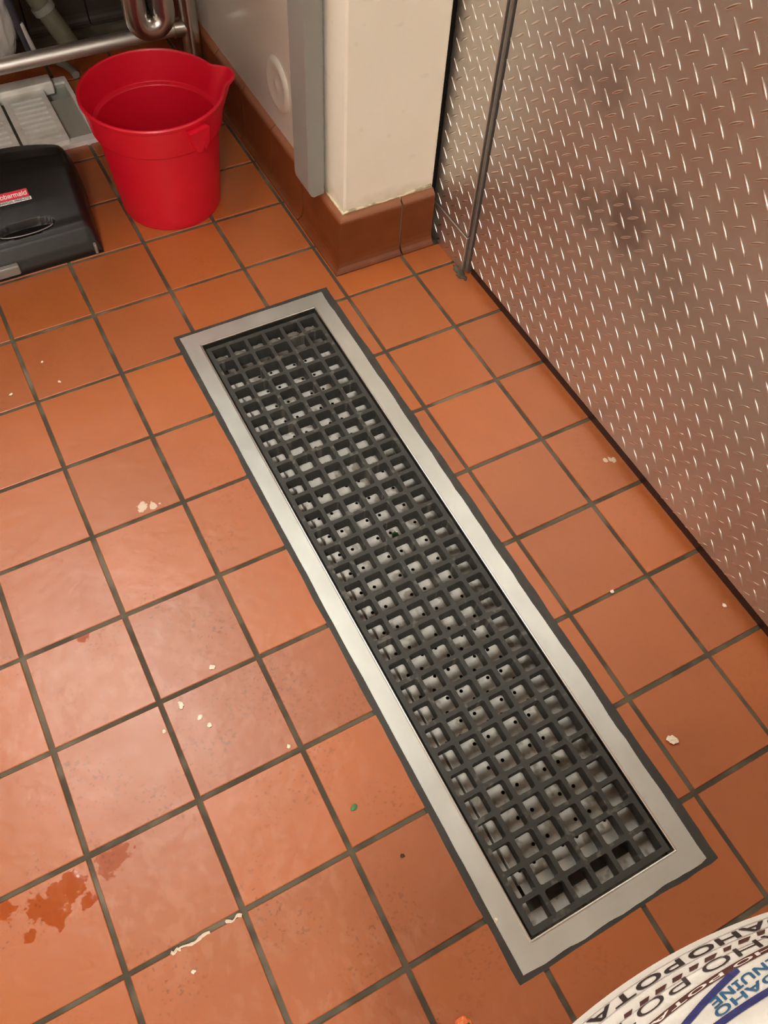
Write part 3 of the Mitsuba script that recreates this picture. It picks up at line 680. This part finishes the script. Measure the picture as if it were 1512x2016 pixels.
for tx_, u0, w_ in (('IDAHO', .238, .166), ('POTATOES', .0625, .272)):
    k = put(ink + 'lettering', word(tx_, u0, .0068, .0072, w_), 'mat_ink_black'); tag(k, 'black lettering along the edge of the sack')
k = put(ink + 'print_line', cat([stripe(.26, .0054, -.2, .0054, .0005), stripe(.26, .0146, -.2, .0152, .0005), stripe(.26, .0225, -.2, .027, .0005)]), 'mat_ink_grey'); tag(k, 'thin printed lines beside the lettering')
for tx_, u0, w_, d0 in (('IDAHO', .262, .190, .0195), ('POTATOES', .050, .310, .0238)):
    k = put(ink + 'lettering', word(tx_, u0, d0, .0085, w_, False, .020), 'mat_ink_black'); tag(k, 'second row of black lettering')
rng = np.random.RandomState(5); bl = []
for q in range(9):
    u = .165 - q * .0245; L = rng.uniform(.006, .011); d = .0168 + .0013 * q * .6; bl.append(print_poly([(u + L, d - .0007), (u + L * .3, d + .0026), (u - L, d + .0024), (u - L * .6, d - .0010)]))
k = put(ink + 'print_blotch', cat(bl), 'mat_ink_brown'); tag(k, 'dark brown printed marks between the rows')
k = put(ink + 'brown_band', stripe(.26, .0285, -.16, .0510, .0052), 'mat_ink_brown'); tag(k, 'brown printed band')
k = put(ink + 'band_lettering', word('IDAHO POTATOES', .235, .0284, .0030, .36, True, .0535, .0010), 'mat_sack'); tag(k, 'white lettering on the brown band')
k = put(ink + 'blue_stripe', stripe(.105, .0405, -.035, .0675, .0058), 'mat_ink_blue'); tag(k, 'slanting dark blue stripe')
k = put(ink + 'blue_stripe', stripe(.24, .0625, -.03, .0770, .0056), 'mat_ink_blue'); tag(k, 'second dark blue stripe')
k = put(ink + 'blue_lettering', word('GENUINE', .170, .0400, .0072, .120, True, .115), 'mat_ink_teal'); tag(k, 'blue lettering between the stripes')
k = put(ink + 'blue_lettering', word('IDAHO', .150, .0545, .0066, .105, True, .075), 'mat_ink_teal')

# ------------------------------------------------------------------ tall steel cabinet added out of view behind the sack, only to shade the floor
rf = 'added_shade_cabinet'
tag(rf, 'tall stainless steel cabinet added out of view to shade the floor', 'added_shade_cabinet')
put(rf + '__body', rbox(-0.24, 0.54, -2.50, -1.80, 0.10, 1.98, .012), 'mat_brushed', 40)
for k, (x0, x1) in enumerate([(-.232, .146), (.154, .532)]):
    d_ = put(rf + '__door', rbox(x0, x1, -1.801, -1.765, 0.14, 1.95, .008), 'mat_brushed', 40)
    hx = x1 - .04 if k == 0 else x0 + .04
    put(d_ + '__handle', sweep([(hx, -1.766, .90), (hx, -1.735, .90), (hx, -1.725, .93), (hx, -1.725, 1.27), (hx, -1.735, 1.30), (hx, -1.766, 1.30)], .009, 12), 'mat_chrome', 40)
for x in (-.20, .50):
    for y in (-2.46, -1.86): put(rf + '__foot', sweep([(x, y, .001), (x, y, .11)], .02, 14), 'mat_chrome', 40)

# ------------------------------------------------------------------ small things lying about
def crumb(x, y, r, key, m, label=None, cat_='crumb', group=None, z=0.0, flat_=.45, seed=0):
    s = trimesh.creation.icosphere(1, 1.0); n = .15 + .75 * np.random.RandomState(seed).rand(len(s.vertices))
    s.vertices = s.vertices * (.55 + .9 * n)[:, None] * np.array([r, r * .75, r * flat_]); s.vertices[:, 2] -= s.vertices[:, 2].min()
    s.apply_transform(trimesh.transformations.rotation_matrix(seed * 1.3, (0, 0, 1))); s.apply_translation((x, y, z - .0002))
    k = put(key, s, m); tag(k, label, cat_, group); return k
for q, (x, y, r) in enumerate([(-.2901, -.8124, .0046), (-.2905, -.807, .003), (-.2718, -.8408, .0042), (-.2638, -.8585, .0036)]):
    crumb(x, y, r, 'white_crumb', 'mat_crumb', 'tiny white crumb in the cluster on the brightly glaring tile left of the drain', group='white crumbs on the glaring tile', seed=q + 1, flat_=.35)
for q, (x, y, r, lab) in enumerate([(-.3258, -.8369, .0030, 'single white crumb beside the grout joint just left of the crumb cluster'),
        (-.2269, -.7766, .0048, 'bright white crumb just above the grout joint, behind the crumb cluster'),
        (-.2828, -.0659, .0026, 'tiny white crumb on the tile in front of the dustpan, farther of two'),
        (-.2682, -.127, .0028, 'tiny white crumb on the tile in front of the dustpan, nearer of two'),
        (-.3549, -.1193, .0032, 'white crumb on the tile at the left photo edge near the dustpan'),
        (-.1745, -.9395, .0032, 'white crumb stuck in the grout joint left of the middle of the drain'),
        (-.4002, -1.145, .0028, 'tiny white crumb below the longest white caulk crust'),
        (-.0275, -1.275, .0032, 'pale crumb on the tile touching the left edge of the drain frame')]):
    crumb(x, y, r, 'white_crumb', 'mat_crumb', lab, seed=q + 6, flat_=.35)
crumb(.3361, -1.192, .0085, 'paint_chip', 'mat_crumb', 'white paint chip on the tile right of the drain', 'paint chip', seed=21, flat_=.3)
crumb(.4038, -.9491, .0036, 'white_crumb', 'mat_crumb', 'white crumb in the grout joint between drain and steel door', seed=22)
crumb(.5551, -1.054, .0040, 'white_crumb', 'mat_crumb', 'white crumb on the tile close to the steel door', seed=23)
crumb(-.0993, -1.1469, .0032, 'dark_crumb', 'mat_dark_crumb', 'small dark brown crumb on the tile left of the drain', seed=31)
crumb(-.129, -1.0597, .0050, 'herb_flake', 'mat_green_bit', 'small greenish herb flake on the tile left of the drain', 'herb flake', seed=32, flat_=.25)
for q, (x, y, L) in enumerate([(-.389, -1.1103, .048), (-.332, -1.1097, .022), (-.4115, -1.110, .012)]):
    P = [(x - L / 2 + L * t, y - .003 + .0016 * math.sin(t * 9 + q), .0005) for t in np.linspace(0, 1, 14)]
    cr = sweep(P, [.0010 + .0019 * float(meshkit.noise(np.array([[i * .8, q * 3.0, 0]]))[0]) for i in range(14)], 8); cr.vertices[:, 2] = cr.vertices[:, 2] * .35; k = put('caulk_crust', cr, 'mat_caulk_crust')
    tag(k, ('longest white caulk crust in the grout joint at the lower left', 'right short piece of white caulk crust in the lower left joint', 'left short piece of white caulk crust in the lower left joint')[q], 'caulk crust')
crumb(.2085, -1.0215, .0085, 'yellow_scrap', 'mat_yellow_bit', 'bright yellow scrap under the drain grate', 'food scrap', z=-.0525, seed=41, flat_=.6)
crumb(.1500, -.6750, .0095, 'green_scrap', 'mat_green_bit', 'green scrap under the middle of the drain grate', 'food scrap', z=-.0525, seed=42, flat_=.4)
crumb(.083, -1.030, .0080, 'tan_scrap', 'mat_crumb', 'tan scrap under the drain grate near the lower left side', 'food scrap', z=-.0525, seed=43, flat_=.4)
# orange and green wrapper end at the bottom edge
w = crumple(-.128, -1.3555, .006, .0105, .010, .0075, 9, 2.2, .7); k = put('wrapper_scrap', w, 'mat_orange_bit', 40); tag(k, 'orange scrap with a green edge on the tile at the bottom photo edge', 'wrapper')
put('wrapper_scrap__green_edge', sweep(bez((-.134, -1.3605, .008), (-.128, -1.358, .013), (-.121, -1.3585, .010), n=8), .0028, 8), 'mat_green_bit', True)

# ------------------------------------------------------------------ ceiling lights
for (x, y), (w, l), e, lab in LAMPS:
    key = numbered('ceiling_light'); labels[key] = {}
    m = box(x - w / 2, x + w / 2, y - l / 2, y + l / 2, CEIL - .022, CEIL - .016)
    put(key + '__diffuser', m, 'mat_room_ceiling'); scene[key + '__diffuser']['emitter'] = {'type': 'area', 'radiance': rgb(*(LAMP_TINT * e))}
    fr = extrude(sbox(x - w / 2 - .03, y - l / 2 - .03, x + w / 2 + .03, y + l / 2 + .03).difference(sbox(x - w / 2, y - l / 2, x + w / 2, y + l / 2)), CEIL - .025, CEIL)
    put(key + '__frame', fr, 'mat_room_ceiling'); tag(key, lab, 'ceiling light')
